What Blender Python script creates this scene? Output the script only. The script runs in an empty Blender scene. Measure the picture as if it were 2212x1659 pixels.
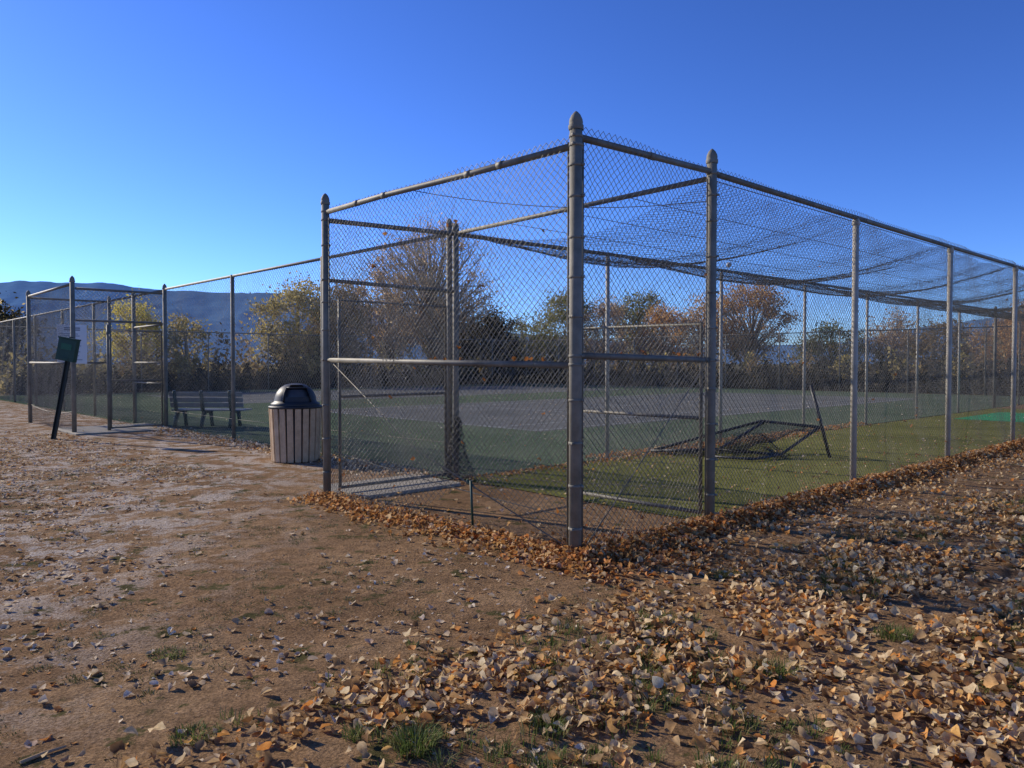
import bpy, math, random
import numpy as np
from mathutils import Vector, Matrix
random.seed(7); rng=np.random.default_rng(7)
scene=bpy.context.scene
scene.view_settings.view_transform='Standard'
scene.view_settings.look='None'
scene.view_settings.exposure=0
PI=math.pi
# ------------------------------------------------------------------ frame of the site
UX,UY=0.731,0.683
CX,CY=0.516,6.25
def W(u,v,z=0.0): return (CX+UX*u-UY*v, CY+UY*u+UX*v, z)
def Wn(u,v,z): return np.stack([CX+UX*u-UY*v, CY+UY*u+UX*v, z],-1)
def UV(x,y): 
    dx,dy=x-CX,y-CY
    return dx*UX+dy*UY, -dx*UY+dy*UX
def sm(a,b,x):
    t=np.clip((x-a)/(b-a),0,1); return t*t*(3-2*t)
def gz(x,y):
    x=np.asarray(x,float); y=np.asarray(y,float)
    u,v=UV(x,y)
    n=(0.5*np.sin(1.7*x+0.6*y+1)+0.5*np.sin(-0.9*x+2.3*y)+0.35*np.sin(4.1*x+1.1)*np.sin(3.7*y+.4)
       +0.25*np.sin(9.3*x+2*y)*np.sin(8.1*y-3*x)+0.22*np.sin(17*x+5*y)*np.sin(15*y-6*x))
    out=1-sm(-0.9,-0.1,u)*sm(-0.9,-0.1,v)
    far=1-sm(25,45,np.hypot(x,y))
    return 0.018*n*out*far
# ------------------------------------------------------------------ material helpers
def mat(name):
    m=bpy.data.materials.new(name); m.use_nodes=True
    nt=m.node_tree; b=nt.nodes['Principled BSDF']; return m,nt,b
def N(nt,t,**k):
    n=nt.nodes.new(t)
    for a,v in k.items():
        if a in n.inputs: n.inputs[a].default_value=v
        else: setattr(n,a,v)
    return n
def ramp(nt,stops,interp='LINEAR'):
    r=nt.nodes.new('ShaderNodeValToRGB'); cr=r.color_ramp; cr.interpolation=interp
    while len(cr.elements)<len(stops): cr.elements.new(0.5)
    for e,(p,c) in zip(cr.elements,stops):
        e.position=p; e.color=(*c,1) if len(c)==3 else c
    return r
def noise(nt,scale,detail=6,rough=.6,coord=None):
    n=N(nt,'ShaderNodeTexNoise'); n.inputs['Scale'].default_value=scale
    n.inputs['Detail'].default_value=detail; n.inputs['Roughness'].default_value=rough
    if coord: nt.links.new(coord,n.inputs['Vector'])
    return n
def mix(nt,f,a,b,bt='MIX'):
    m=nt.nodes.new('ShaderNodeMix'); m.data_type='RGBA'; m.blend_type=bt
    for s,v in ((0,f),(6,a),(7,b)):
        if hasattr(v,'is_linked'): nt.links.new(v,m.inputs[s])
        else: m.inputs[s].default_value=v if s==0 else ((*v,1) if len(v)==3 else v)
    return m.outputs[2]
def simple(name,c1,c2,scale=8,rough=.6,metal=0,bump=0,bscale=60,spec=.5):
    m,nt,b=mat(name)
    tc=N(nt,'ShaderNodeTexCoord').outputs['Object']
    n=noise(nt,scale,6,.65,tc); r=ramp(nt,[(0.3,c1),(0.7,c2)])
    nt.links.new(n.outputs[0],r.inputs[0]); nt.links.new(r.outputs[0],b.inputs['Base Color'])
    b.inputs['Roughness'].default_value=rough; b.inputs['Metallic'].default_value=metal
    b.inputs['Specular IOR Level'].default_value=spec
    if bump:
        n2=noise(nt,bscale,5,.7,tc); bp=N(nt,'ShaderNodeBump'); bp.inputs['Strength'].default_value=bump
        bp.inputs['Distance'].default_value=.01
        nt.links.new(n2.outputs[0],bp.inputs['Height']); nt.links.new(bp.outputs[0],b.inputs['Normal'])
    return m
def island_mat(name,stops,rough=.7,trans=.35,nscale=45,spec=.1):
    m,nt,b=mat(name)
    g=N(nt,'ShaderNodeNewGeometry'); r=ramp(nt,stops)
    nt.links.new(g.outputs['Random Per Island'],r.inputs[0])
    tc=N(nt,'ShaderNodeTexCoord').outputs['Object']
    n=noise(nt,nscale,4,.6,tc); r2=ramp(nt,[(.3,(.65,.65,.65)),(.7,(1.15,1.15,1.15))]); nt.links.new(n.outputs[0],r2.inputs[0])
    c=mix(nt,1.0,r.outputs[0],r2.outputs[0],'MULTIPLY')
    nt.links.new(c,b.inputs['Base Color']); b.inputs['Roughness'].default_value=rough
    b.inputs['Specular IOR Level'].default_value=spec
    t=N(nt,'ShaderNodeBsdfTranslucent'); nt.links.new(c,t.inputs['Color'])
    ms=N(nt,'ShaderNodeMixShader'); ms.inputs[0].default_value=trans
    nt.links.new(b.outputs[0],ms.inputs[1]); nt.links.new(t.outputs[0],ms.inputs[2])
    nt.links.new(ms.outputs[0],nt.nodes['Material Output'].inputs[0])
    return m
# ------------------------------------------------------------------ mesh helpers
def link(ob,parent=None):
    scene.collection.objects.link(ob)
    if parent is not None:
        ob.parent=parent; ob.matrix_parent_inverse=Matrix.Translation(parent.location).inverted()
    return ob
def empty(name,loc=(0,0,0)):
    e=bpy.data.objects.new(name,None); e.location=loc; e.empty_display_size=.3
    scene.collection.objects.link(e); return e
def np_mesh(name,verts,faces,m,parent=None,smooth=False):
    me=bpy.data.meshes.new(name); verts=np.asarray(verts,np.float32); faces=np.asarray(faces,np.int32)
    k=faces.shape[1]
    me.vertices.add(len(verts)); me.vertices.foreach_set('co',verts.ravel())
    me.loops.add(faces.size); me.loops.foreach_set('vertex_index',faces.ravel())
    me.polygons.add(len(faces)); me.polygons.foreach_set('loop_start',np.arange(0,faces.size,k,dtype=np.int32))
    me.polygons.foreach_set('loop_total',np.full(len(faces),k,np.int32))
    if smooth: me.polygons.foreach_set('use_smooth',np.ones(len(faces),bool))
    me.update(calc_edges=True); me.validate()
    me.materials.append(m)
    return link(bpy.data.objects.new(name,me),parent)
class B:
    def __init__(s): s.v=[]; s.f=[]
    def tube(s,pts,r,n=10,cap=True):
        pts=[Vector(p) for p in pts]; rs=r if isinstance(r,(list,tuple)) else [r]*len(pts)
        b0=len(s.v); prev=None
        for i,p in enumerate(pts):
            d=(pts[min(i+1,len(pts)-1)]-pts[max(i-1,0)]).normalized()
            a=Vector((0,0,1)) if abs(d.z)<.9 else Vector((1,0,0))
            if prev is not None: a=prev
            x=(a-d*a.dot(d)).normalized(); y=d.cross(x); prev=x
            for k in range(n):
                t=2*PI*k/n; s.v.append(p+(x*math.cos(t)+y*math.sin(t))*rs[i])
        for i in range(len(pts)-1):
            for k in range(n):
                a=b0+i*n+k; b=b0+i*n+(k+1)%n
                s.f.append((a,b,b+n,a+n))
        if cap:
            s.f.append(tuple(b0+k for k in range(n))[::-1]); e=b0+(len(pts)-1)*n
            s.f.append(tuple(e+k for k in range(n)))
    def box(s,c,sx,sy,sz,M=None):
        b0=len(s.v)
        for dx in(-1,1):
            for dy in(-1,1):
                for dz in(-1,1):
                    p=Vector((dx*sx/2,dy*sy/2,dz*sz/2))
                    if M is not None: p=M@p
                    s.v.append(Vector(c)+p)
        for f in((0,1,3,2),(4,6,7,5),(0,4,5,1),(2,3,7,6),(0,2,6,4),(1,5,7,3)): s.f.append(tuple(b0+i for i in f))
    def lathe(s,c,prof,n=20,skip=None):
        b0=len(s.v); c=Vector(c)
        for (r,z) in prof:
            for k in range(n):
                t=2*PI*k/n; s.v.append(c+Vector((r*math.cos(t),r*math.sin(t),z)))
        for i in range(len(prof)-1):
            for k in range(n):
                if skip and skip(i,k): continue
                a=b0+i*n+k; b=b0+i*n+(k+1)%n
                s.f.append((a,b,b+n,a+n))
    def make(s,name,m,parent=None,smooth=True,bevel=0):
        me=bpy.data.meshes.new(name); me.from_pydata([tuple(v) for v in s.v],[],s.f); me.update()
        if smooth:
            me.polygons.foreach_set('use_smooth',[len(f)==4 for f in s.f])
        me.materials.append(m); ob=link(bpy.data.objects.new(name,me),parent)
        if bevel:
            md=ob.modifiers.new('bevel','BEVEL'); md.width=bevel; md.segments=2; md.limit_method='ANGLE'
        return ob
# ------------------------------------------------------------------ materials
M_post=simple('galvanised_post',(.15,.135,.10),(.28,.255,.20),5,.68,.1,.3,60,.3)
M_rail=simple('galvanised_rail',(.12,.108,.082),(.23,.21,.165),7,.6,.15,.25,60,.35)
M_line=simple('weathered_steel',(.34,.305,.24),(.50,.45,.36),6,.65,.1,0,60,.3)
M_wire=simple('wire_galvanised',(.11,.10,.08),(.20,.185,.15),3,.42,.4)
M_wire2=simple('wire_bright',(.15,.14,.115),(.25,.235,.195),3,.42,.4)
M_net=simple('net_cord',(.04,.042,.04),(.07,.07,.066),3,.6,.2)
M_black=simple('black_plastic',(.012,.013,.014),(.03,.03,.03),5,.5)
M_blackmetal=simple('black_frame_paint',(.012,.013,.015),(.035,.035,.035),8,.5)
M_green=simple('green_paint',(.008,.04,.024),(.015,.06,.035),6,.5)
M_white=simple('white_sign_paint',(.75,.74,.72),(.82,.81,.79),3,.5)
M_ink=simple('sign_ink',(.16,.18,.22),(.2,.22,.26),3,.6)
M_slat=simple('trash_can_slat',(.46,.31,.18),(.66,.47,.29),9,.75,0,.2,40,.1)
M_bslat=simple('bench_slat',(.20,.20,.18),(.30,.30,.27),9,.6)
M_conc=simple('concrete',(.23,.20,.15),(.33,.29,.22),6,.85,0,.3,60)
M_ball=simple('leather_ball',(.6,.58,.52),(.72,.7,.64),6,.6)
M_bark=simple('bark',(.24,.175,.115),(.36,.27,.18),6,.9,spec=.1)
def ground_mat():
    m,nt,b=mat('dirt'); L=nt.links
    tc=N(nt,'ShaderNodeTexCoord').outputs['Object']
    n1=noise(nt,.9,6,.6,tc); n2=noise(nt,9,8,.7,tc); n3=noise(nt,60,6,.75,tc); n4=noise(nt,3.2,8,.7,tc); n5=noise(nt,1.9,10,.78,tc)
    r1=ramp(nt,[(.3,(.21,.124,.060)),(.5,(.31,.188,.096)),(.72,(.40,.26,.138))]); L.new(n1.outputs[0],r1.inputs[0])
    r2=ramp(nt,[(.3,(.5,.5,.5)),(.7,(1.35,1.35,1.35))]); L.new(n2.outputs[0],r2.inputs[0])
    r3=ramp(nt,[(.35,(.4,.4,.4)),(.65,(1.5,1.5,1.5))]); L.new(n3.outputs[0],r3.inputs[0])
    c=mix(nt,.85,r1.outputs[0],r2.outputs[0],'MULTIPLY'); c=mix(nt,.85,c,r3.outputs[0],'MULTIPLY')
    sx=N(nt,'ShaderNodeSeparateXYZ'); L.new(tc,sx.inputs[0])
    mw=N(nt,'ShaderNodeMapRange'); mw.inputs[1].default_value=-1.6; mw.inputs[2].default_value=-3.8; L.new(sx.outputs[0],mw.inputs[0])
    rf=ramp(nt,[(.49,(0,0,0)),(.54,(1,1,1))]); L.new(n5.outputs[0],rf.inputs[0])
    mm=N(nt,'ShaderNodeMath',operation='MULTIPLY'); L.new(mw.outputs[0],mm.inputs[0]); L.new(rf.outputs[0],mm.inputs[1])
    mm2=N(nt,'ShaderNodeMath',operation='MULTIPLY'); L.new(mm.outputs[0],mm2.inputs[0]); mm2.inputs[1].default_value=.85
    fr=ramp(nt,[(.40,(.30,.22,.14)),(.58,(.68,.61,.52))]); L.new(n3.outputs[0],fr.inputs[0])
    c=mix(nt,mm2.outputs[0],c,fr.outputs[0])
    rg=ramp(nt,[(.57,(0,0,0)),(.62,(1,1,1))]); L.new(n4.outputs[0],rg.inputs[0])
    c=mix(nt,rg.outputs[0],c,(.095,.082,.032))
    g=N(nt,'ShaderNodeVectorMath',operation='LENGTH'); L.new(tc,g.inputs[0])
    mr=N(nt,'ShaderNodeMapRange'); mr.inputs[1].default_value=30; mr.inputs[2].default_value=60; L.new(g.outputs['Value'],mr.inputs[0])
    c=mix(nt,mr.outputs[0],c,(.15,.13,.07))
    L.new(c,b.inputs['Base Color']); b.inputs['Roughness'].default_value=.95
    b.inputs['Specular IOR Level'].default_value=.02
    v=N(nt,'ShaderNodeTexVoronoi'); v.inputs['Scale'].default_value=50; L.new(tc,v.inputs['Vector'])
    bp=N(nt,'ShaderNodeBump'); bp.inputs['Strength'].default_value=1; bp.inputs['Distance'].default_value=.028; L.new(n2.outputs[0],bp.inputs['Height'])
    bp2=N(nt,'ShaderNodeBump'); bp2.inputs['Strength'].default_value=1; bp2.inputs['Distance'].default_value=.010; L.new(n3.outputs[0],bp2.inputs['Height']); L.new(bp.outputs[0],bp2.inputs['Normal'])
    bp3=N(nt,'ShaderNodeBump',invert=True); bp3.inputs['Strength'].default_value=.6; bp3.inputs['Distance'].default_value=.006; L.new(v.outputs[0],bp3.inputs['Height']); L.new(bp2.outputs[0],bp3.inputs['Normal'])
    L.new(bp3.outputs[0],b.inputs['Normal'])
    return m
def axis(lo,hi,near,step):
    a=[0.0]; s=step
    while a[-1]<max(abs(lo),hi):
        if a[-1]>near: s*=1.25
        a.append(a[-1]+s)
    return np.array(a)
ax=axis(-4500,4500,14,.06)
xs=np.concatenate([-ax[:0:-1],ax]); 
ay=axis(0,5000,16,.06); ys=np.concatenate([-ax[::-1][ax[::-1]>20],[-14,-8,-4,-2,-1],ay])
ys=np.unique(ys)
X,Y=np.meshgrid(xs,ys); Z=gz(X,Y)
nx,ny=len(xs),len(ys)
idx=np.arange(nx*ny).reshape(ny,nx)
F=np.stack([idx[:-1,:-1],idx[:-1,1:],idx[1:,1:],idx[1:,:-1]],-1).reshape(-1,4)
np_mesh('dirt_ground',np.stack([X,Y,Z],-1).reshape(-1,3),F,ground_mat(),smooth=True)
def sheet(name,u0,u1,v0,v1,z,m,parent=None):
    return np_mesh(name,[W(u0,v0,z),W(u1,v0,z),W(u1,v1,z),W(u0,v1,z)],[[0,1,2,3]],m,parent)
def court_mat(name,c1,c2,c3):
    m,nt,b=mat(name); L=nt.links
    tc=N(nt,'ShaderNodeTexCoord').outputs['Object']
    n=noise(nt,.35,8,.7,tc); r=ramp(nt,[(.3,c1),(.55,c2),(.75,c3)]); L.new(n.outputs[0],r.inputs[0])
    n2=noise(nt,6,8,.75,tc); r2=ramp(nt,[(.3,(.55,.55,.55)),(.7,(1.25,1.25,1.25))]); L.new(n2.outputs[0],r2.inputs[0])
    c=mix(nt,.8,r.outputs[0],r2.outputs[0],'MULTIPLY'); L.new(c,b.inputs['Base Color'])
    b.inputs['Roughness'].default_value=1; b.inputs['Specular IOR Level'].default_value=.0
    return m
M_cgreen=court_mat('court_green',(.075,.11,.066),(.12,.155,.095),(.18,.195,.14))
M_cblue=court_mat('court_grey_blue',(.125,.13,.12),(.175,.18,.168),(.25,.24,.215))
M_turf=court_mat('turf',(.12,.125,.032),(.20,.195,.058),(.28,.255,.085))
M_turf2=simple('turf_sunlit',(.03,.26,.10),(.06,.34,.14),2,.9,0,.4,150,spec=.05)
M_lines=simple('court_line_paint',(.35,.36,.35),(.6,.6,.58),4,.9,spec=.1)
court=sheet('tennis_court',1.9,38.6,4.05,40.4,.012,M_cgreen)
for k,(va,vb) in enumerate(((8.6,19.2),(25.4,35.8))):
    sheet('court_playing_surface',8.0,32.2,va-.2,vb+.2,.016,M_cblue,court)
    def ln(u0,u1,v0,v1): sheet('court_line',u0,u1,v0,v1,.020,M_lines,court)
    a,b_=8.1,31.9; w=.05
    ln(a,b_,va,va+w); ln(a,b_,vb-w,vb); ln(a,b_,va+1.37,va+1.37+w); ln(a,b_,vb-1.37-w,vb-1.37)
    ln(a-w,a,va,vb); ln(b_,b_+w,va,vb)
    for uu in (13.6,26.4): ln(uu,uu+w,va+1.37+w,vb-1.37-w)
    ln(13.6+w,26.4,(va+vb)/2,(va+vb)/2+w)
turf=sheet('artificial_turf',2.0,26.4,.06,3.95,.013,M_turf)
sheet('sunlit_turf_strip',19.5,24,.7,3.2,.018,M_turf2,turf)  # sunlit stripe of the turf, painted as a brighter green sheet
s=B(); s.box(W(1.0,4.1,.012),1.5,1.1,.05,Matrix.Rotation(math.atan2(UY,UX),3,'Z')); s.make('concrete_threshold',M_conc,None,False,.01)
s=B(); s.box(W(1.0,15.9,.012),2.2,2.2,.05,Matrix.Rotation(math.atan2(UY,UX),3,'Z')); s.make('concrete_pad',M_conc,None,False,.01)
# ------------------------------------------------------------------ chain link
def chain(name,pos,w,h,d,r,m,parent=None,jit=.0022,hole=None):
    ni=int(round(w/(d/2))); nj=int(round(h/(d/2)))
    I,J=np.meshgrid(np.arange(ni+1),np.arange(nj+1),indexing='ij')
    P=pos(I*w/ni,J*h/nj); P=P+rng.normal(0,jit,P.shape)
    segs=[]
    for dj in (1,-1):
        i=I[:-1]; j=J[:-1]; ok=((i+j)%2==0)&(j+dj>=0)&(j+dj<=nj)
        if hole is not None: ok&=~hole(i*w/ni,j*h/nj)
        ii,jj=i[ok],j[ok]; segs.append((P[ii,jj],P[ii+1,jj+dj]))
    a=np.concatenate([q[0] for q in segs]); b=np.concatenate([q[1] for q in segs])
    e=b-a; e/=np.linalg.norm(e,axis=1,keepdims=True)
    s0=np.array([w*.5]); t0=np.array([h*.5]); 
    n=np.cross((pos(s0+.01,t0)-pos(s0,t0))[0],(pos(s0,t0+.01)-pos(s0,t0))[0]); n/=np.linalg.norm(n)
    x=np.cross(e,n); x/=np.linalg.norm(x,axis=1,keepdims=True); y=np.cross(e,x)
    vs=[]
    for q in (a-e*r*.6,b+e*r*.6):
        for k in range(3):
            t=2*PI*k/3; vs.append(q+r*(math.cos(t)*x+math.sin(t)*y))
    V=np.stack(vs,1).reshape(-1,3); o=np.arange(len(a))[:,None]*6
    F=np.concatenate([o+np.array([[k,(k+1)%3,3+(k+1)%3,3+k]]) for k in range(3)])
    return np_mesh(name,V,F,m,parent)
def wall(u0,v0,u1,v1,z0,z1,bul=.02,ph=0.0,rag=0.0):
    L=math.hypot(u1-u0,v1-v0); du,dv=(u1-u0)/L,(v1-v0)/L
    def pos(s,t):
        t0=t; lo=np.clip(1-t0/.7,0,1)**2
        t=t+z0+ (.02*np.sin(s*2.1+ph)+.01*np.sin(s*5.3+t0*2))*(1-t0/(z1-z0))
        t=t+rag*lo*(.10*np.clip(np.sin(s*1.7+.3),0,1)+.02*np.sin(s*11))
        s=s+.012*np.sin(t0*3.1+s*1.3+ph)
        off=bul*(np.sin(s*1.9+ph)*np.sin(t*1.7+ph)+.5*np.sin(s*4.7+t*3.1))+rag*lo*.16*np.sin(s*1.6+.2)
        return Wn(u0+du*s+dv*off, v0+dv*s-du*off, t)
    return pos,L,z1-z0
def wmesh(name,u0,v0,u1,v1,z0,z1,d,r,m,parent,bul=.025,ph=0,rag=0.0,hole=None):
    p,w,h=wall(u0,v0,u1,v1,z0,z1,bul,ph,rag); return chain(name,p,w,h,d,r,m,parent,hole=hole)
ACORN=[(.056,0),(.060,.01),(.060,.035),(.052,.045),(.055,.06),(.05,.085),(.036,.115),(.016,.138),(.004,.146),(.001,.148)]
def post(b,u,v,top,r,cap=True,n=14):
    b.tube([W(u,v,-.1),W(u,v,top)],r,n)
    if cap:
        k=r/.05
        b.lathe(W(u,v,top-.02),[(a*k,z*k) for a,z in ACORN],n)
def bands(b,u,v,r,zs,n=14):
    for z in zs: 
        b.lathe(W(u,v,z-.012),[(r,0),(r+.005,.001),(r+.005,.023),(r,.024)],n)
        a=random.choice([0.3,1.9])
        c=Vector(W(u,v,z)); d=Vector((math.cos(a),-.6,0)).normalized()
        b.box(c+d*(r+.012),.03,.012,.022,Matrix.Rotation(a,3,'Z'))
# ------------------------------------------------------------------ batting cage
cage=empty('batting_cage',W(0,0,0))
US=[1.98,5.31,8.85,12.5,16.0,19.45,22.9,26.4]
VS=[1.98,5.19,8.63,12.1,15.5,19.0,22.6,26.1]
p=B()
post(p,0,0,3.5,.052); post(p,1.98,0,3.58,.050); post(p,0,4,3.5,.047); post(p,1.98,4,3.42,.042)
post(p,26.4,0,3.5,.05); post(p,26.4,4,3.5,.05)
bands(p,0,0,.052,[.25,.6,.95,1.3,1.59,1.66,1.98,2.3,2.62,2.95,3.2,3.36,3.43])
bands(p,1.98,0,.050,[.3,.65,1.0,1.35,1.63,1.95,2.3,2.65,3.0,3.25,3.46])
bands(p,0,4,.047,[.3,.7,1.1,1.64,2.0,2.33,2.59,3.0,3.3,3.4])
p.make('corner_posts',M_post,cage)
p=B()
for u in US[1:-1]: 
    p.tube([W(u,0,-.1),W(u,0,3.42)],.040,12); p.lathe(W(u,0,3.36),[(.041,0),(.048,.01),(.048,.06),(.03,.1),(.001,.11)],12)
p.make('side_posts',M_line,cage)
p=B()
for u in VS[1:-1]: 
    p.tube([W(u,4,-.1),W(u,4,3.38)],.034,10)
p.make('court_side_posts',M_line,cage)
p=B(); R=.030
def rail(b,pts,r=R,n=10): b.tube([W(*q) for q in pts],r,n)
rail(p,[(0,.05,3.36),(0,1.4,3.37),(0,2.7,3.395),(0,3.95,3.39)])
rail(p,[(.05,0,3.43),(1.93,0,3.48)])
rail(p,[(2.03,0,3.47),(5.31,0,3.46),(8.85,0,3.455),(12.5,0,3.46),(19.5,0,3.46),(26.4,0,3.46)],.031)
rail(p,[(0,.05,1.585),(0,3.95,1.64)],.028)
rail(p,[(.05,0,1.665),(1.93,0,1.635)],.028)
rail(p,[(.05,4,3.30),(1.93,4,3.36)]); rail(p,[(2.03,4,3.36),(5.2,4,3.40),(12,4,3.43),(26.4,4,3.47)])
rail(p,[(.05,4,2.59),(1.93,4,2.58)],.024)
rail(p,[(1.98,.05,3.42),(1.98,3.95,3.37)],.028)
rail(p,[(26.4,.05,3.46),(26.4,3.95,3.46)])
for (u,v) in ((0,1.35),(0,2.75),(1.0,0),(0,.9),(0,3.3)):
    z=3.37 if u==0 else 3.455
    d=Vector(W(0,.04,0))-Vector(W(0,0,0)) if u==0 else Vector(W(.04,0,0))-Vector(W(0,0,0))
    c=Vector(W(u,v,z if v<2 else 3.395)); p.tube([c-d,c+d],.034,10)
p.make('rails',M_rail,cage)
p=B()
p.tube([W(0,3.85,1.6),W(0,2.2,.72),W(0,.15,.1)],.006,5)
p.tube([W(1.9,0,1.6),W(.15,0,.1)],.006,5)
p.tube([W(0,.085,.1),W(0,.085,3.4)],.009,5); p.tube([W(.085,0,.1),W(.085,0,3.4)],.009,5)
p.tube([W(0,3.92,.1),W(0,3.92,3.36)],.008,5); p.tube([W(1.90,0,.1),W(1.90,0,3.4)],.008,5); p.tube([W(2.06,0,.1),W(2.06,0,3.4)],.008,5)
def cable(b,a,c,sag,r=.004,n=10):
    a=Vector(a); c=Vector(c); b.tube([a.lerp(c,i/n)-Vector((0,0,sag*4*(i/n)*(1-i/n))) for i in range(n+1)],r,4,False)
cable(p,W(0,2.3,3.38),W(1.98,0,3.2),.12); cable(p,W(0,0,3.2),W(1.98,2,3.35),.05)
cable(p,W(.05,3.9,.55),W(.3,.3,.25),.03,.005); cable(p,W(0,4,.45),W(1.98,.05,.35),.05,.003)
for v in (1.0,2.0,3.0): cable(p,W(1.98,v,3.38),W(26.4,v,3.44),.0,.004,4)
cable(p,W(.05,0,.07),W(26.4,0,.07),.0,.004)
cable(p,W(2.03,0,3.40),W(26.4,0,3.43),.0,.005)
p.make('tension_rods',M_rail,cage)
wmesh('front_fabric',0,.06,0,3.94,.05,3.44,.068,.0027,M_wire,cage,.03,0,1.0,
      lambda s,t:(t<.42-.5*np.abs(s-1.35)))
wmesh('side_fabric',.06,0,1.92,0,.05,3.53,.068,.0026,M_wire,cage,.03,1,.25)
wmesh('side_fabric_long',2.04,0,12.5,0,.05,3.53,.068,.0024,M_wire,cage,.03,2,.2)
wmesh('side_fabric_end',12.5,0,26.4,0,.05,3.52,.1,.0034,M_wire,cage,.03,3)
wmesh('court_side_fabric',2.02,4,12.1,4,.05,3.42,.08,.0023,M_wire2,cage,.02,4)
wmesh('court_side_fabric_end',12.1,4,26.4,4,.05,3.46,.12,.0034,M_wire2,cage,.02,5)
wmesh('header_fabric',.06,4,1.93,4,2.60,3.34,.068,.0022,M_wire,cage,.01,5)
wmesh('end_fabric',26.4,.05,26.4,3.95,.05,3.46,.12,.003,M_wire2,cage,.02,5)
def roofz(s,t):
    return 3.42-.46*np.sin(PI*t/3.96)**.8*(.68+.32*np.abs(np.sin(PI*(s+.2)/3.5)))-.05*np.abs(np.sin(PI*(s+.2)/3.5))+.015*np.sin(s*5+t*3)
def roof(s,t): 
    return Wn(1.98+s, .02+t, roofz(s,np.clip(t,0.001,3.959)))
chain('roof_net',roof,24.4,3.96,.072,.0023,M_net,cage,.004)
g=B()
def leaf_gate(b,P,w,z0,z1,mid):
    b.tube([P(0,z0),P(0,z1),P(w,z1),P(w,z0)],.021,8); b.tube([P(0,z0),P(w,z0)],.021,8)
    b.tube([P(0,mid),P(w,mid)],.018,8)
leaf_gate(g,lambda a,z:W(.16+a,3.97,z),1.62,.1,2.36,1.2)
g.make('cage_gate',M_rail,cage)
wmesh('cage_gate_fabric',.2,3.95,1.75,3.95,.1,2.35,.068,.0022,M_wire,cage,.01,2)
g=B(); leaf_gate(g,lambda a,z:W(2.0,.12+a,z),1.8,.1,2.0,1.05); g.make('inner_gate',M_rail,cage)
wmesh('inner_gate_fabric',2.0,.14,2.0,1.9,.1,2.0,.068,.0022,M_wire,cage,.01,2)
def bun(s,t):
    a=s/.7*2*PI; rr=.03+.18*(1-t)**1.6*(1+.3*np.sin(a*2+1))+.02*np.sin(a*5+t*9)
    x0,y0,_=W(1.92,3.9)
    return np.stack([x0+rr*np.cos(a),y0+rr*np.sin(a),.02+t*.85],-1)
chain('bunched_net',bun,.7,1.0,.05,.0035,M_net,cage,.014)
g=B(); g.tube([W(.05,1.35,-.05),W(-.02,1.30,.5)],.012,6); g.tube([W(.05,1.32,.42),W(-.02,1.36,.5)],.01,6); g.make('metal_stake',M_green)
# ------------------------------------------------------------------ tennis court fence
tf=empty('tennis_court_fence',W(1.98,4.1,0))
p=B()
for v in (7.6,11.3): p.tube([W(1.98,v,-.1),W(1.98,v,3.42)],.042,10)
post(p,1.98,4.14,3.5,.040); post(p,1.98,15.25,3.42,.047,True); post(p,1.98,17.6,3.42,.047)
post(p,0,15.35,3.46,.05); post(p,0,19.8,3.44,.05); post(p,1.98,19.75,3.42,.045)
for v in (21.3,25,29,32.8,36.6,40.4): p.tube([W(1.98,v,-.1),W(1.98,v,3.4)],.042,8)
for u in np.arange(5.6,38.7,3.67): p.tube([W(u,40.4,-.1),W(u,40.4,3.4)],.04,8)
for v in np.arange(4,40.3,3.64): p.tube([W(38.6,v,-.1),W(38.6,v,3.4)],.04,8)
for u in np.arange(29.5,38,3.4): p.tube([W(u,4,-.1),W(u,4,3.4)],.04,8)
p.make('posts',M_post,tf)
p=B()
rail(p,[(1.98,4.14,3.38),(1.98,15.25,3.40)],.028)
rail(p,[(1.98,15.25,3.38),(1.98,40.4,3.40)],.028)
rail(p,[(0,15.4,3.40),(0,19.75,3.40)],.03); rail(p,[(.05,15.3,3.30),(1.93,15.3,3.30)],.028); rail(p,[(.05,19.78,3.36),(1.93,19.78,3.36)],.028)
rail(p,[(0,15.4,1.60),(0,19.75,1.62)],.028)
rail(p,[(.05,15.3,2.58),(1.93,15.3,2.58)],.026); rail(p,[(.05,19.78,1.62),(1.93,19.78,1.62)],.024)
rail(p,[(1.98,15.3,2.55),(1.98,17.6,2.55)],.024); rail(p,[(1.98,15.3,1.62),(1.98,17.6,1.62)],.024); rail(p,[(1.98,15.3,1.1),(1.98,17.6,1.1)],.02)
rail(p,[(1.98,40.4,3.4),(38.6,40.4,3.4)],.03,6); rail(p,[(38.6,4,3.4),(38.6,40.4,3.4)],.03,6); rail(p,[(26.4,4,3.45),(38.6,4,3.4)],.03,6)
p.make('rails',M_rail,tf)
p=B(); leaf_gate(p,lambda a,z:W(.75+a,15.27,z),1.15,.1,2.36,1.2); p.tube([W(.72,15.3,-.1),W(.72,15.3,2.5)],.04,8)
cable(p,W(0,15.4,.5),W(0,19.7,.5),.1,.008); cable(p,W(1.98,4.2,.5),W(1.98,15.2,.45),.02,.005,16)
p.make('gate_frame',M_rail,tf)
wmesh('fabric_front',1.98,4.2,1.98,15.2,.05,3.40,.085,.0030,M_wire2,tf,.02,1)
wmesh('fabric_front_left',1.98,17.6,1.98,40.4,.05,3.40,.12,.0042,M_wire2,tf,.02,1)
wmesh('fabric_gateway',1.98,15.3,1.98,17.6,.05,3.36,.1,.0032,M_wire,tf,.01,1)
wmesh('fabric_entry_front',0,15.4,0,19.75,.05,3.40,.1,.0030,M_wire,tf,.01,1)
wmesh('fabric_entry_left',.05,19.78,1.93,19.78,.05,3.36,.1,.0032,M_wire,tf,.01,1)
wmesh('fabric_entry_gate',.75,15.25,1.9,15.25,.1,2.36,.09,.0030,M_wire,tf,.01,1)
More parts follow.
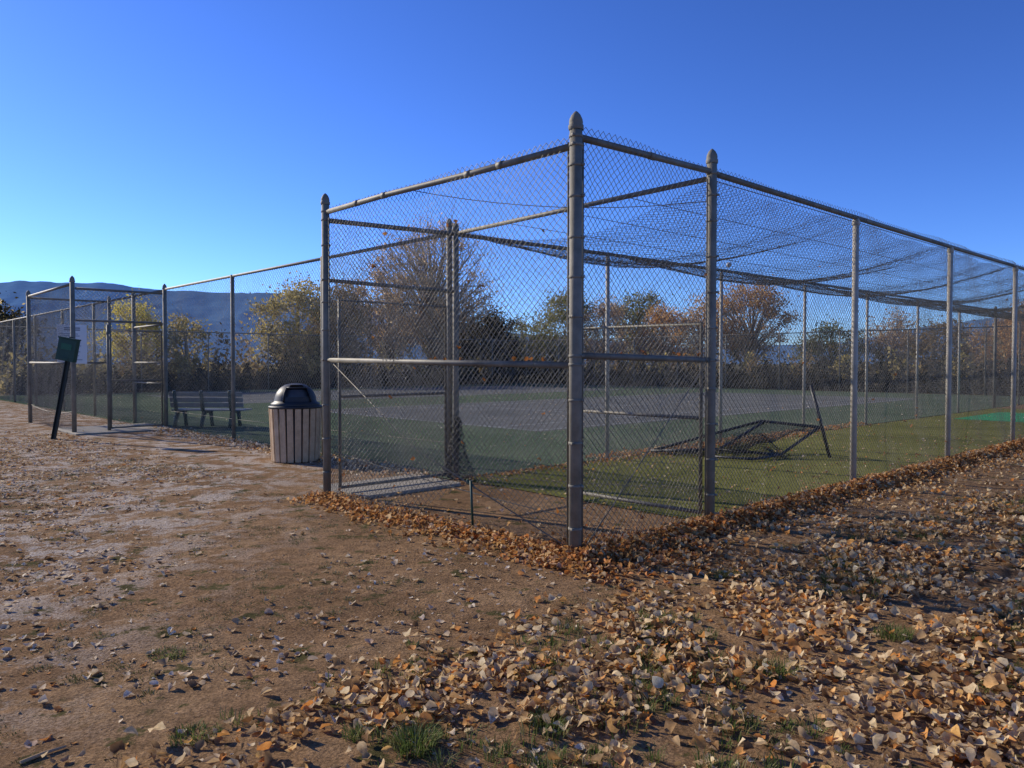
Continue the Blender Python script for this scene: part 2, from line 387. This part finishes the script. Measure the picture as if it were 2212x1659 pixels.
wmesh('fabric_entry_header',.05,15.3,1.93,15.3,2.58,3.30,.09,.0030,M_wire,tf,.01,1)
wmesh('fabric_far_left',1.98,40.4,38.6,40.4,.05,3.40,.22,.0055,M_wire,tf,.02,1)
wmesh('fabric_far',38.6,4,38.6,40.4,.05,3.40,.22,.0055,M_wire,tf,.02,1)
wmesh('fabric_right',26.5,4,38.6,4,.05,3.40,.18,.0045,M_wire,tf,.02,1)
sg=empty('rules_sign',W(1.0,19.7,2.1))
ROT=Matrix.Rotation(math.atan2(UY,UX),3,'Z')
s=B(); s.box(W(1.0,19.66,2.13),.74,.02,1.08,ROT); s.make('board',M_white,sg,False,.008)
s=B()
for k in range(17):
    z=2.58-k*.055
    if k in (2,8,13): continue
    Lw=random.uniform(.35,.6) if k>1 else .4
    s.box(W(1.0-(.6-Lw)/2*(0 if k<2 else 1),19.645,z),Lw,.004,.03 if k<2 else .016,ROT)
s.make('lettering_lines',M_ink,sg,False)
dw=empty('dog_waste_station',(-9.61,16.1,0))
s=B(); a=Vector((-9.64,16.1,-.1)); t=Vector((-9.22,16.15,2.15)); ax_=(t-a).normalized()
M3=Vector((0,0,1)).rotation_difference(ax_).to_matrix()
mid=(a+t)/2; Lp=(t-a).length
M_dark=simple('dark_green_post',(.008,.014,.012),(.016,.025,.02),6,.5)
s.box(mid,.07,.012,Lp,M3); s.box(mid+M3@Vector((-.04,-.02,0)),.012,.045,Lp,M3); s.box(mid+M3@Vector((.04,-.02,0)),.012,.045,Lp,M3)
s.make('channel_post',M_dark,dw,False)
s=B(); c=a+ax_*(1.93+.1); s.box(c+M3@Vector((0,-.09,-.02)),.38,.14,.46,M3); s.box(c+M3@Vector((0,-.10,.225)),.40,.17,.03,M3)
s.box(c+M3@Vector((0,-.165,-.2)),.16,.012,.05,M3)
s.make('bag_dispenser',M_green,dw,False,.02)
s=B(); s.box(c+M3@Vector((0,-.164,.05)),.22,.006,.12,M3); s.make('label',simple('label',(.012,.09,.04),(.016,.11,.055),4,.5),dw,False)
# ------------------------------------------------------------------ trash can
tc_=(-3.56,12.62,0)
can=empty('trash_can',tc_)
s=B(); s.lathe(tc_,[(.34,.03),(.375,.86),(.30,.87)],28); s.make('inner_drum',M_black,can)
s=B(); ns=20
for k in range(ns):
    a=2*PI*k/ns+.06
    Rz=Matrix.Rotation(a,3,'Z')@Matrix.Rotation(.045,3,'Y')
    s.box(Vector(tc_)+Vector((math.cos(a)*.385,math.sin(a)*.385,.45)),.03,.096,.88,Rz)
s.make('slats',M_slat,can,False,.006)
s=B(); s.lathe(tc_,[(.385,.86),(.425,.87),(.43,.90),(.40,.915),(.36,.92)],28)
dome=[(.385,.915),(.39,.95),(.345,.97),(.335,1.0),(.325,1.06),(.295,1.13),(.24,1.20),(.16,1.25),(.07,1.27),(.001,1.275)]
s.lathe(tc_,dome,32,skip=lambda i,k:(4<=i<=6 and k in (23,24,25,26,27,28)))
s.make('dome_lid',M_black,can)
s=B(); s.lathe((tc_[0],tc_[1],0),[(.28,.98),(.275,1.06),(.25,1.12),(.2,1.175)],32,skip=lambda i,k:k not in (22,23,24,25,26,27,28,29)); s.make('lid_flap',simple('flap',(.05,.052,.055),(.08,.082,.085),5,.5),can)
s=B(); c=Vector(tc_)
for a0 in (22.5,29.3):
    a=2*PI*a0/32; s.tube([c+Vector((math.cos(a)*r_,math.sin(a)*r_,z_)) for r_,z_ in ((.345,.98),(.338,1.06),(.31,1.13),(.25,1.205))],.014,6)
s.tube([c+Vector((math.cos(2*PI*q/32)*.245,math.sin(2*PI*q/32)*.245,1.205)) for q in (22.5,24,26,28,29.3)],.014,6)
s.make('lid_rim',M_black,can)
# ------------------------------------------------------------------ bench
bn=empty('park_bench',(-7.55,19.1,0))
s=B(); ang=-.06; Rb=Matrix.Rotation(ang,3,'Z')
def bp_(x,y,z): return Vector((-7.55,19.1,0))+Rb@Vector((x,y,z))
for z,y in ((.84,-.16),(.70,-.12),(.57,-.09)):
    s.box(bp_(0,y,z),1.85,.035,.115,Rb@Matrix.Rotation(.25,3,'X'))
for y in (.0,.13,.26,.39): s.box(bp_(0,y,.44),1.85,.115,.035,Rb)
s.make('slats',M_bslat,bn,False,.008)
s=B()
for x in (-.78,-.1,.62):
    s.tube([bp_(x,-.20,.93),bp_(x,-.10,.45),bp_(x,-.02,.40),bp_(x,.42,.40)],[.045,.05,.05,.04],6)
    s.tube([bp_(x,-.0,.40),bp_(x,-.12,.2),bp_(x,-.2,0)],[.06,.045,.05],6)
    s.tube([bp_(x,.32,.40),bp_(x,.38,.2),bp_(x,.42,0)],[.06,.045,.05],6)
s.make('supports',M_green,bn)
# ------------------------------------------------------------------ collapsed pitching screen
ps=empty('pitching_screen',(4.3,13.2,0))
s=B(); r=.027
A=(2.45,13.5,.06);Bp=(4.55,14.0,.55);C=(5.2,12.98,.52);D=(4.47,12.75,.08);E=(3.5,13.0,.14);G=(5.36,12.92,.0);T=(5.06,13.0,1.23)
s.tube([G,T],.03,8)
s.tube([A,(3.6,13.85,.32),Bp,C],r,8); s.tube([C,D,E,(4.55,13.9,.53)],r,8); s.tube([A,E],r,8); s.tube([D,(3.9,12.4,.05),(3.3,12.7,.06)],r*.8,8)
s.make('frame',M_blackmetal,ps)
Aq,Bq,Cq,Eq=[np.array(q) for q in (A,Bp,C,D)]
def net(s_,t_):
    s1=(s_/2.6)[...,None]; t1=(t_/1.6)[...,None]
    P=(Aq*(1-s1)+Bq*s1)*(1-t1)+(np.array((3.0,12.75,.1))*(1-s1)+Cq*s1)*t1
    P=P.copy(); P[...,2]=np.maximum(.03,P[...,2]-.25*np.sin(PI*s1[...,0])*np.sin(PI*t1[...,0])+.03*np.sin(9*s_+5*t_))
    return P
chain('netting',net,2.6,1.6,.06,.0028,M_black,ps,.004)
def net2(s_,t_):
    a=s_*4; return np.stack([4.1+(s_-.5)*.9+.05*np.sin(t_*9),12.75+t_*.3,.03+.42*t_*(.6+.4*np.sin(a))+.03*np.sin(a*3)],-1)
chain('netting_heap',net2,1.0,1.0,.05,.003,M_black,ps,.01)
bu,bv=5.6,2.0
s=B(); zz=float(roofz(np.array(bu-1.98),np.array(bv)))+.035
s.lathe(W(bu,bv,zz),[(.038*math.sin(PI*i/10)+.0001,-.038*math.cos(PI*i/10)) for i in range(11)],14); s.make('baseball',M_ball)
# ------------------------------------------------------------------ leaves
LV=np.array([(0,0),(.35,.12),(.5,.42),(.28,.8),(0,1.05),(-.28,.8),(-.5,.42),(-.35,.12),(0,.45)]); LV[:,1]-=.5
LF=np.array([(8,i,(i+1)%8) for i in range(8)])
def leaves(name,P,size,tilt,m,layer=None,parent=None,ground=True):
    n=len(P); x=np.tile(LV[:,0],(n,1)); y=np.tile(LV[:,1],(n,1))
    fold=rng.uniform(-.1,.9,(n,1)); curl=rng.uniform(-.9,1.7,(n,1)); tw=rng.uniform(-1,1,(n,1))
    z=np.abs(x)*fold+curl*y*y+tw*x*y+rng.normal(0,.07,(n,9))
    x=x*rng.uniform(.5,1.05,(n,1))
    s=size[:,None]; x,y,z=x*s,y*s,z*s
    t=rng.normal(0,1,(n,1))*tilt; c,sn=np.cos(t),np.sin(t); y,z=y*c-z*sn,y*sn+z*c
    t=rng.normal(0,1,(n,1))*tilt; c,sn=np.cos(t),np.sin(t); x,z=x*c-z*sn,x*sn+z*c
    t=rng.uniform(0,2*PI,(n,1)); c,sn=np.cos(t),np.sin(t); x,y=x*c-y*sn,x*sn+y*c
    if ground: z=z-z.min(1,keepdims=True)-.002
    if layer is not None: z=z+layer[:,None]
    V=np.stack([x+P[:,0:1],y+P[:,1:2],z+P[:,2:3]],-1).reshape(-1,3)
    F=(np.arange(n)[:,None,None]*9+LF[None]).reshape(-1,3)
    return np_mesh(name,V,F,m,parent)
M_leafA=island_mat('leaf_litter_warm',[(0,(.19,.095,.038)),(.16,(.42,.25,.11)),(.34,(.70,.49,.26)),(.60,(.88,.70,.42)),(.70,(.78,.47,.19)),(.80,(.72,.27,.06)),(.88,(.78,.46,.15)),(1,(.88,.74,.48))],.75,.35)
M_leafB=island_mat('leaf_litter_pale',[(0,(.26,.15,.075)),(.25,(.55,.38,.21)),(.6,(.82,.65,.43)),(.86,(.88,.76,.58)),(.93,(.66,.28,.08)),(1,(.7,.38,.13))],.75,.25)
M_leafP=island_mat('leaf_litter_pile',[(0,(.22,.09,.032)),(.25,(.50,.23,.07)),(.5,(.66,.37,.13)),(.72,(.78,.56,.30)),(.86,(.68,.23,.045)),(1,(.80,.62,.38))],.75,.37)
def vnoise(x,y,s,seed):
    g=np.random.default_rng(seed).random((128,128)); x=x*s+40.3; y=y*s+17.7
    i=np.floor(x).astype(int); j=np.floor(y).astype(int); fx=x-i; fy=y-j; fx=fx*fx*(3-2*fx); fy=fy*fy*(3-2*fy)
    i%=128;j%=128;i2=(i+1)%128;j2=(j+1)%128
    return (g[i,j]*(1-fx)+g[i2,j]*fx)*(1-fy)+(g[i,j2]*(1-fx)+g[i2,j2]*fx)*fy
def fbm(x,y,s,seed): return .5*vnoise(x,y,s,seed)+.3*vnoise(x,y,s*2.3,seed+1)+.2*vnoise(x,y,s*5.1,seed+2)
def xb(y): return np.interp(y,[1,3,4.3,5.26,6.7,10.4,16,30],[-1.6,-1.0,-.30,1.1,2.9,7.7,14.4,31])
def grassmask(x,y):
    e=x-xb(y)+(fbm(x,y,1.2,5)-.5)*1.4
    return sm(-.75,.40,e)
def scat(n,x0,x1,y0,y1,dens):
    x=rng.uniform(x0,x1,n); y=rng.uniform(y0,y1,n); k=rng.random(n)<dens(x,y); x,y=x[k],y[k]
    u,v=UV(x,y); ok=~((u>.02)&(v>.02)); x,y=x[ok],y[ok]
    return np.stack([x,y,gz(x,y)],-1)
P=scat(80000,-2.2,8.5,2.2,11,lambda x,y: grassmask(x,y)*(.12+.88*sm(.38,.60,fbm(x,y,2.1,9)))*(np.abs(x)<.9*y+1))
leaves('fallen_leaves',P,.024+.046*rng.random(len(P)),.45,M_leafA,rng.random(len(P))**2*.05)
P=scat(9000,4,34,9,30,lambda x,y: grassmask(x,y))
leaves('fallen_leaves',P,rng.uniform(.04,.07,len(P)),.3,M_leafA,rng.random(len(P))**2*.03)
def dsp(x,y):
    b=.08+.55*sm(.52,.66,fbm(x,y,.9,21))+ .75*sm(5.6,3.2,y+0*x)*sm(.42,.58,fbm(x,y,1.5,31)) + .8*sm(-1.8,-4.5,x)*sm(.42,.58,fbm(x,y,1.3,77))
    mid=1-.8*np.exp(-((x+1.6+.35*(y-6))/1.1)**2)*sm(4.6,5.6,y)
    return b*mid
P=scat(90000,-16,5,2.2,18,dsp); P=P[np.abs(P[:,0])<.85*P[:,1]+1]
leaves('scattered_leaves',P,.016+.048*rng.random(len(P))**1.6,.22,M_leafB)
def pile(n,u0,u1,v0,v1,axis_u,m,h=.09,name='leaf_pile',w=.25):
    u=rng.uniform(u0,u1,n); v=rng.uniform(v0,v1,n)
    if axis_u: v=(v0+v1)/2+rng.normal(0,1,n)*w*(.7+.5*np.sin(u*2.2)**2); q=np.abs(v-(v0+v1)/2)/w
    else: u=(u0+u1)/2+rng.normal(0,1,n)*w; q=np.abs(u-(u0+u1)/2)/w
    P=Wn(u,v,u*0); P[:,2]=gz(P[:,0],P[:,1])
    leaves(name,P,rng.uniform(.03,.062,n),.5,m,rng.random(n)*h*np.exp(-q*q*.7))
pile(14000,-.2,14,-.28,.02,True,M_leafP,.12,w=.17)
pile(5000,14,26.4,-.3,.0,True,M_leafP,.10)
pile(2400,-.32,.1,-.1,4.1,False,M_leafP,.07,w=.17)
pile(1500,-.4,1.2,-.5,.1,True,M_leafP,.06,w=.35)
pile(1800,0,14,-1.1,-.2,True,M_leafA,.02,w=.5)
pile(2600,1.6,2.0,4.4,15.4,False,M_leafB,.05,w=.22)
pile(1500,5,16,4.15,4.3,True,M_leafP,.05,w=.2)
pile(900,2,12,3.75,3.9,True,M_leafP,.05,w=.15)
n=2600; u=rng.uniform(.1,30,n); v=rng.uniform(.1,38,n); k=(v<4)|(rng.random(n)<.8); P=Wn(u[k],v[k],u[k]*0+.02)
leaves('court_leaves',P,rng.uniform(.03,.06,len(P)),.25,M_leafB)
n=500; P=Wn(rng.uniform(.1,14,n)**1.0,rng.uniform(.1,3.9,n),np.full(n,.02)); leaves('court_leaves',P,rng.uniform(.03,.06,len(P)),.25,M_leafA)
n=46; v=rng.uniform(.2,3.8,n); z=rng.uniform(.1,3.0,n)**1.0; z[:14]=rng.uniform(.08,.5,14); z[14:24]=1.64
u=rng.normal(0,.01,n); a=Wn(u,v,z)
n=36; uu=rng.uniform(.2,9,n); z=rng.uniform(.1,2.8,n); z[:12]=1.69; uu[:12]=rng.uniform(.1,1.9,12); z[12:24]=rng.uniform(.08,.4,12); b2=Wn(uu,rng.normal(0,.01,n),z)
P=np.concatenate([a,b2]); leaves('caught_leaves',P,rng.uniform(.035,.06,len(P)),1.0,island_mat('caught_leaf',[(0,(.30,.12,.04)),(.5,(.5,.2,.05)),(1,(.5,.33,.15))],.6,.45),None,None,False)
def pebbles():
    P=scat(22000,-9,6,2.3,12,lambda x,y:1-.7*grassmask(x,y)); n=len(P)
    O=np.array([(1,0,0),(0,1,0),(-1,0,0),(0,-1,0),(0,0,.7),(0,0,-.5)],float)
    V=P[:,None,:]+O[None]*rng.uniform(.6,1.3,(n,6,1))*(rng.random((n,1,1))**4*.010+.0025)
    Fp=np.array([(0,1,4),(1,2,4),(2,3,4),(3,0,4)]); F=(np.arange(n)[:,None,None]*6+Fp[None]).reshape(-1,3)
    np_mesh('gravel',V.reshape(-1,3),F,simple('gravel_stone',(.22,.14,.08),(.40,.27,.16),15,.95,spec=.1))
pebbles()
def grass(name,C,nb,h,spread,m):
    n=len(C)*nb; c=np.repeat(C,nb,0); hh=np.repeat(h,nb)*rng.uniform(.5,1.1,n); sp=np.repeat(spread,nb)
    a=rng.uniform(0,2*PI,n); rr=sp*np.sqrt(rng.random(n)); bx=c[:,0]+rr*np.cos(a); by=c[:,1]+rr*np.sin(a); bz=c[:,2]-.003
    la=a+rng.normal(0,.8,n); lean=rng.uniform(.15,1.1,n)*hh; w=rng.uniform(.0012,.0028,n); pa=la+PI/2
    px,py=np.cos(pa)*w,np.sin(pa)*w; dx,dy=np.cos(la)*lean,np.sin(la)*lean
    V=np.stack([np.stack([bx-px,by-py,bz],-1),np.stack([bx+px,by+py,bz],-1),
                np.stack([bx+dx*.4+px*.8,by+dy*.4+py*.8,bz+hh*.6],-1),np.stack([bx+dx*.4-px*.8,by+dy*.4-py*.8,bz+hh*.6],-1),
                np.stack([bx+dx+px*.1,by+dy+py*.1,bz+hh*.85],-1),np.stack([bx+dx-px*.1,by+dy-py*.1,bz+hh*.85],-1)],1).reshape(-1,3)
    o=np.arange(n)[:,None]*6; F=np.concatenate([o+np.array([[0,1,2,3]]),o+np.array([[3,2,4,5]])])
    np_mesh(name,V,F,m)
M_grass=island_mat('grass_blade',[(0,(.08,.12,.025)),(.5,(.15,.20,.05)),(.8,(.25,.25,.09)),(1,(.42,.35,.18))],.7,.4)
P=scat(5000,-2,8,2.4,11,lambda x,y: grassmask(x,y)*sm(.46,.56,fbm(x,y,1.1,55)))
grass('grass',P,34,rng.uniform(.035,.085,len(P)),rng.uniform(.03,.09,len(P)),M_grass)
P=scat(9000,-10,1.5,2.3,13,lambda x,y: sm(.51,.60,fbm(x,y,1.3,91))*.7)
grass('weeds',P,26,rng.uniform(.008,.024,len(P)),rng.uniform(.03,.08,len(P)),island_mat('weed_blade',[(0,(.08,.10,.025)),(.5,(.15,.17,.05)),(1,(.38,.32,.18))],.7,.2))
T=np.array([(-.40,3.12,0),(1.35,3.9,0),(-1.9,4.2,0),(.15,3.35,0),(2.2,4.4,0),(-1.35,3.25,0),(1.6,5.7,0),(2.6,6.0,0),(.8,4.6,0)]); T[:,2]=gz(T[:,0],T[:,1])
grass('grass_tuft',T,300,np.array([.095,.08,.03,.055,.065,.03,.06,.06,.06]),np.array([.09,.1,.1,.07,.1,.1,.13,.12,.1]),M_grass)
s=B()
for (x,y,a,L,r0) in ((-1.96,3.02,.9,.17,.009),(2.9,7.2,2.0,.25,.005),(3.4,7.0,1.7,.3,.005)):
    z=float(gz(x,y))+r0*.6; s.tube([(x,y,z),(x+L*.5*math.cos(a),y+L*.5*math.sin(a),z+.004),(x+L*math.cos(a),y+L*math.sin(a),z)],[r0,r0*.9,r0*.6],6)
s.make('fallen_twigs',simple('twig_bark',(.45,.27,.13),(.55,.36,.2),12,.9))
# ------------------------------------------------------------------ trees
def tree(name,x,y,h,w,z0,m,seed,nc=60,nl=60,ls=.22,sig=.5,bare=False,dark=False):
    r=np.random.default_rng(seed); b=B(); base=Vector((x,y,0))
    lean=Vector((r.normal()*.05,r.normal()*.05,1)); top=base+lean*h*.8; kr=h*.022+.04
    b.tube([base-Vector((0,0,.2)),base.lerp(top,.3),base.lerp(top,.65),top],[kr*1.3,kr,kr*.6,kr*.15],7)
    cs=[]
    for i in range(nc):
        while True:
            q=r.uniform(-1,1,3)
            if q@q<1: break
        q=q/ (np.linalg.norm(q)+1e-6)*np.linalg.norm(q)**.6
        zc=(z0+h)/2+q[2]*(h-z0)/2*.93
        wz=1.0-.25*abs(q[2]); f=.8+.35*r.random()
        cs.append((x+q[0]*w/2*f*wz,y+q[1]*w/2*f*wz,zc))
    for i,c in enumerate(cs):
        if i%2 and not bare: continue
        c=Vector(c); t=max(.12,min(.9,(c.z-h*.22)/(h*.85))); st=base.lerp(top,t*.75)
        md=st.lerp(c,.5)+Vector((r.normal()*.15,r.normal()*.15,.03*h)); rr=kr*.4*(1-t*.6)
        b.tube([st,md,c],[rr,rr*.6,rr*.2],5,False)
        for _ in range(7 if bare else 2):
            e=c+Vector((r.normal(),r.normal(),r.normal()+.4))*sig*1.5; b.tube([md.lerp(c,.6),e],[rr*.3,.008],4,False)
    ob=b.make(name,M_bark)
    C=np.array(cs); kk=r.uniform(.3,1.5,len(C)); k=np.repeat(np.arange(len(C)),(nl*kk).astype(int))
    P=C[k]+r.normal(0,1,(len(k),3))*sig*np.array([1,1,.75])*r.uniform(.5,1.3,(len(C),1))[k]
    P[:,2]=np.maximum(P[:,2],.15)
    n=len(P); A=r.normal(size=(n,3)); A/=np.linalg.norm(A,axis=1,keepdims=True); Bv=np.cross(A,r.normal(size=(n,3))); Bv/=np.linalg.norm(Bv,axis=1,keepdims=True)
    s_=ls*r.uniform(.4,1.1,(n,1)); A=A*s_*.6; Bv=Bv*s_*.4
    V=np.stack([P-A,P+Bv,P+A,P-Bv],1).reshape(-1,3); F=np.arange(n*4).reshape(-1,4)
    np_mesh('foliage',V,F,m,ob); return ob
def fm(name,a,b_,c,tr=.55): return island_mat(name,[(0,a),(.5,b_),(1,c)],.8,tr,.7,.03)
F_rust=fm('foliage_rust',(.45,.22,.08),(.70,.42,.17),(.85,.60,.30))
F_brown=fm('foliage_brown',(.48,.30,.15),(.70,.48,.26),(.85,.66,.42))
F_olive=fm('foliage_olive',(.27,.23,.07),(.50,.40,.14),(.70,.55,.24))
F_yel=fm('foliage_yellow',(.6,.5,.08),(.8,.66,.12),(.86,.73,.2))
F_dark=fm('foliage_dark',(.03,.032,.016),(.07,.062,.03),(.15,.115,.06),.25)
F_green=fm('foliage_green',(.15,.17,.055),(.31,.29,.10),(.48,.42,.17),.45)
F_mix=fm('foliage_mixed_brush',(.15,.12,.055),(.36,.25,.11),(.56,.40,.20),.45)
T=[('cottonwood_tree',-6.2,63,13.6,11,2.6,F_brown,1,165,62,.18,.5,True),
('cottonwood_tree',-9.8,60,9.4,6.5,1.5,F_brown,2,80,95,.2,.5,True),
('willow_tree',-15.2,54,7.9,5.6,.6,F_olive,3,80,150,.2,.5,False),
('willow_tree',-12.3,55,7.4,5.0,.5,F_mix,4,80,130,.2,.5,True),
('poplar_tree',-22.3,45.5,5.6,3.2,.8,F_yel,5,50,120,.17,.32,False),
('poplar_tree',-19.5,46,4.6,2.6,.6,F_olive,15,40,110,.17,.32,False),
('juniper_tree',-1.9,68,6.3,7.2,.3,F_dark,6,90,190,.22,.5,False),
('juniper_tree',-4.5,69,5.6,5.5,.3,F_dark,7,70,170,.22,.5,False),
('elm_tree',4.7,68,8.3,5.2,1.0,F_green,8,70,120,.2,.5,False),
('elm_tree',8.2,69,7.6,5.0,1.0,F_brown,9,70,110,.2,.5,True),
('juniper_tree',12.2,74,9.0,5.2,1.0,F_green,10,70,140,.2,.5,False),
('elm_tree',13.0,66,6.6,5.8,.8,F_rust,11,70,140,.2,.5,False),
('elm_tree',16.4,66,7.7,4.8,1.0,F_brown,12,60,120,.2,.5,False),
('elm_tree',20.3,66,8.6,7.4,1.6,F_rust,13,100,110,.19,.5,True),
('elm_tree',27.5,66,5.2,5.5,.5,F_green,14,60,130,.2,.5,False),
('elm_tree',31.8,64,5.9,4.5,.8,F_brown,16,60,60,.2,.5,True),
('elm_tree',35.0,62,5.0,5.5,.5,F_mix,17,60,120,.2,.5,False),
('elm_tree',37.5,58,5.2,5.0,.5,F_brown,18,60,110,.2,.5,False),
('elm_tree',37.0,55,6.0,5.0,.5,F_rust,19,60,140,.2,.5,False),
('elm_tree',-31.0,46,5.4,4.5,.5,F_dark,20,60,130,.2,.5,False),
('elm_tree',-35.0,50,6.0,5.5,.5,F_olive,21,60,130,.2,.5,False),
('elm_tree',1.4,72,6.0,5.0,.5,F_green,22,60,130,.2,.5,False),
]
for t in T:
    tree(t[0],t[1],t[2],t[3],t[4],t[5],t[6],t[7]+100,t[8],t[9],t[10],t[11],t[12])
def shrubs(name,pts,m,seed,per=260,hmax=2.6):
    r=np.random.default_rng(seed); P=[]
    for (x,y,h,w) in pts:
        k=int(per*w); q=r.normal(0,1,(k,3)); q/=np.linalg.norm(q,axis=1,keepdims=True); q*=r.random((k,1))**.4
        P.append(np.stack([x+q[:,0]*w*.6,y+q[:,1]*w*.6,np.abs(q[:,2])*h*(.8+.3*np.sin(q[:,0]*7+x))],-1))
    P=np.concatenate(P); n=len(P); A=r.normal(size=(n,3)); A/=np.linalg.norm(A,axis=1,keepdims=True); Bv=np.cross(A,r.normal(size=(n,3))); Bv/=np.linalg.norm(Bv,axis=1,keepdims=True)
    s_=.26*r.uniform(.4,1.1,(n,1)); V=np.stack([P-A*s_*.6,P+Bv*s_*.4,P+A*s_*.6,P-Bv*s_*.4],1).reshape(-1,3)
    np_mesh(name,V,np.arange(n*4).reshape(-1,4),m)
r=random.Random(3)
pts=[]; low=[]
for u in np.arange(4,42,1.1):
    x,y,_=W(u,43+r.uniform(-.8,1.5)); pts.append((x,y,r.uniform(2.2,4.2),r.uniform(1.6,2.6)))
    x,y,_=W(u,41.6+r.uniform(-.3,.3)); low.append((x,y,r.uniform(1.0,2.0),1.5))
for v in np.arange(2,44,1.1):
    x,y,_=W(42+r.uniform(-.5,1.8),v); pts.append((x,y,r.uniform(1.8,3.2),r.uniform(1.6,2.6)))
    x,y,_=W(40+r.uniform(-.3,.3),v); low.append((x,y,r.uniform(1.2,2.0),1.5))
shrubs('shrub_row',pts[::3],F_olive,5); shrubs('shrub_row',pts[1::3],F_dark,6,300); shrubs('shrub_row',pts[2::3],F_mix,8,300)
shrubs('shade_band_row',low,F_dark,9,330)  # dark leaf row added to stand for the shade band under the trees
# hills
rx=[-4200,-2700,-2360,-1999,-1872,-1727,-1583,-1366,-1185,-950,-734,-372,-11,712,1254,1435,1616,1796,1999,2338,3200,4200]
rh=[250,290,300,317,324,314,315,286,279,278,254,191,120,60,80,105,146,170,206,245,260,230]
xs=np.linspace(-4200,4200,420); H=np.interp(xs,rx,rh)
H=H+6*(fbm(xs,xs*0+3,.02,61)-.5)*2
rows=40; V=[]
for j in range(rows):
    t=j/(rows-1); yy=1500+1500*t
    hz=H*(t**1.15)*(1-.0*t)+ (fbm(xs,xs*0+yy,.008,63)-.5)*38*np.sin(PI*t)*np.clip(H/300,.2,1)
    V.append(np.stack([xs*(.6+.4*t),xs*0+yy,np.maximum(hz,-2) if j else hz*0-5],-1))
V=np.array(V); idx=np.arange(rows*len(xs)).reshape(rows,-1)
F=np.stack([idx[:-1,:-1],idx[:-1,1:],idx[1:,1:],idx[1:,:-1]],-1).reshape(-1,4)
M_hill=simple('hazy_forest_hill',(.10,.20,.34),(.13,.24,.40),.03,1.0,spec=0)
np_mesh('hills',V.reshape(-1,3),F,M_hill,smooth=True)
# ------------------------------------------------------------------ light
sd=Vector((-.86,.51,0)).normalized(); el=math.radians(26)
S=Vector((sd.x*math.cos(el),sd.y*math.cos(el),math.sin(el)))
sun=bpy.data.lights.new('sun','SUN'); sun.energy=5.0; sun.angle=math.radians(.53); sun.color=(1,.90,.74)
so=bpy.data.objects.new('sun',sun); scene.collection.objects.link(so); so.rotation_euler=S.to_track_quat('Z','Y').to_euler(); so.location=(-20,20,20)
w=bpy.data.worlds.new('World'); scene.world=w; w.use_nodes=True; nt=w.node_tree
sky=nt.nodes.new('ShaderNodeTexSky'); sky.sky_type='NISHITA'; sky.sun_disc=False; sky.sun_elevation=el
sky.sun_rotation=math.atan2(sd.x,sd.y); sky.altitude=1600; sky.air_density=1.0; sky.dust_density=.5; sky.ozone_density=2.6
mx=nt.nodes.new('ShaderNodeMix'); mx.data_type='RGBA'; mx.blend_type='MULTIPLY'; mx.inputs[0].default_value=1
mx.inputs[7].default_value=(.43,.55,.82,1)
gm=nt.nodes.new('ShaderNodeGamma'); gm.inputs[1].default_value=1.3
nt.links.new(sky.outputs[0],mx.inputs[6]); nt.links.new(mx.outputs[2],gm.inputs[0])
nt.links.new(gm.outputs[0],nt.nodes['Background'].inputs[0]); nt.nodes['Background'].inputs[1].default_value=.15
# camera
cam=bpy.data.cameras.new('camera'); cam.sensor_width=36; cam.lens=27.02; cam.clip_end=12000; cam.clip_start=.05
co=bpy.data.objects.new('camera',cam); scene.collection.objects.link(co); co.location=(0,0,1.6); co.rotation_euler=(math.radians(90-1.536),0,0)
scene.camera=co
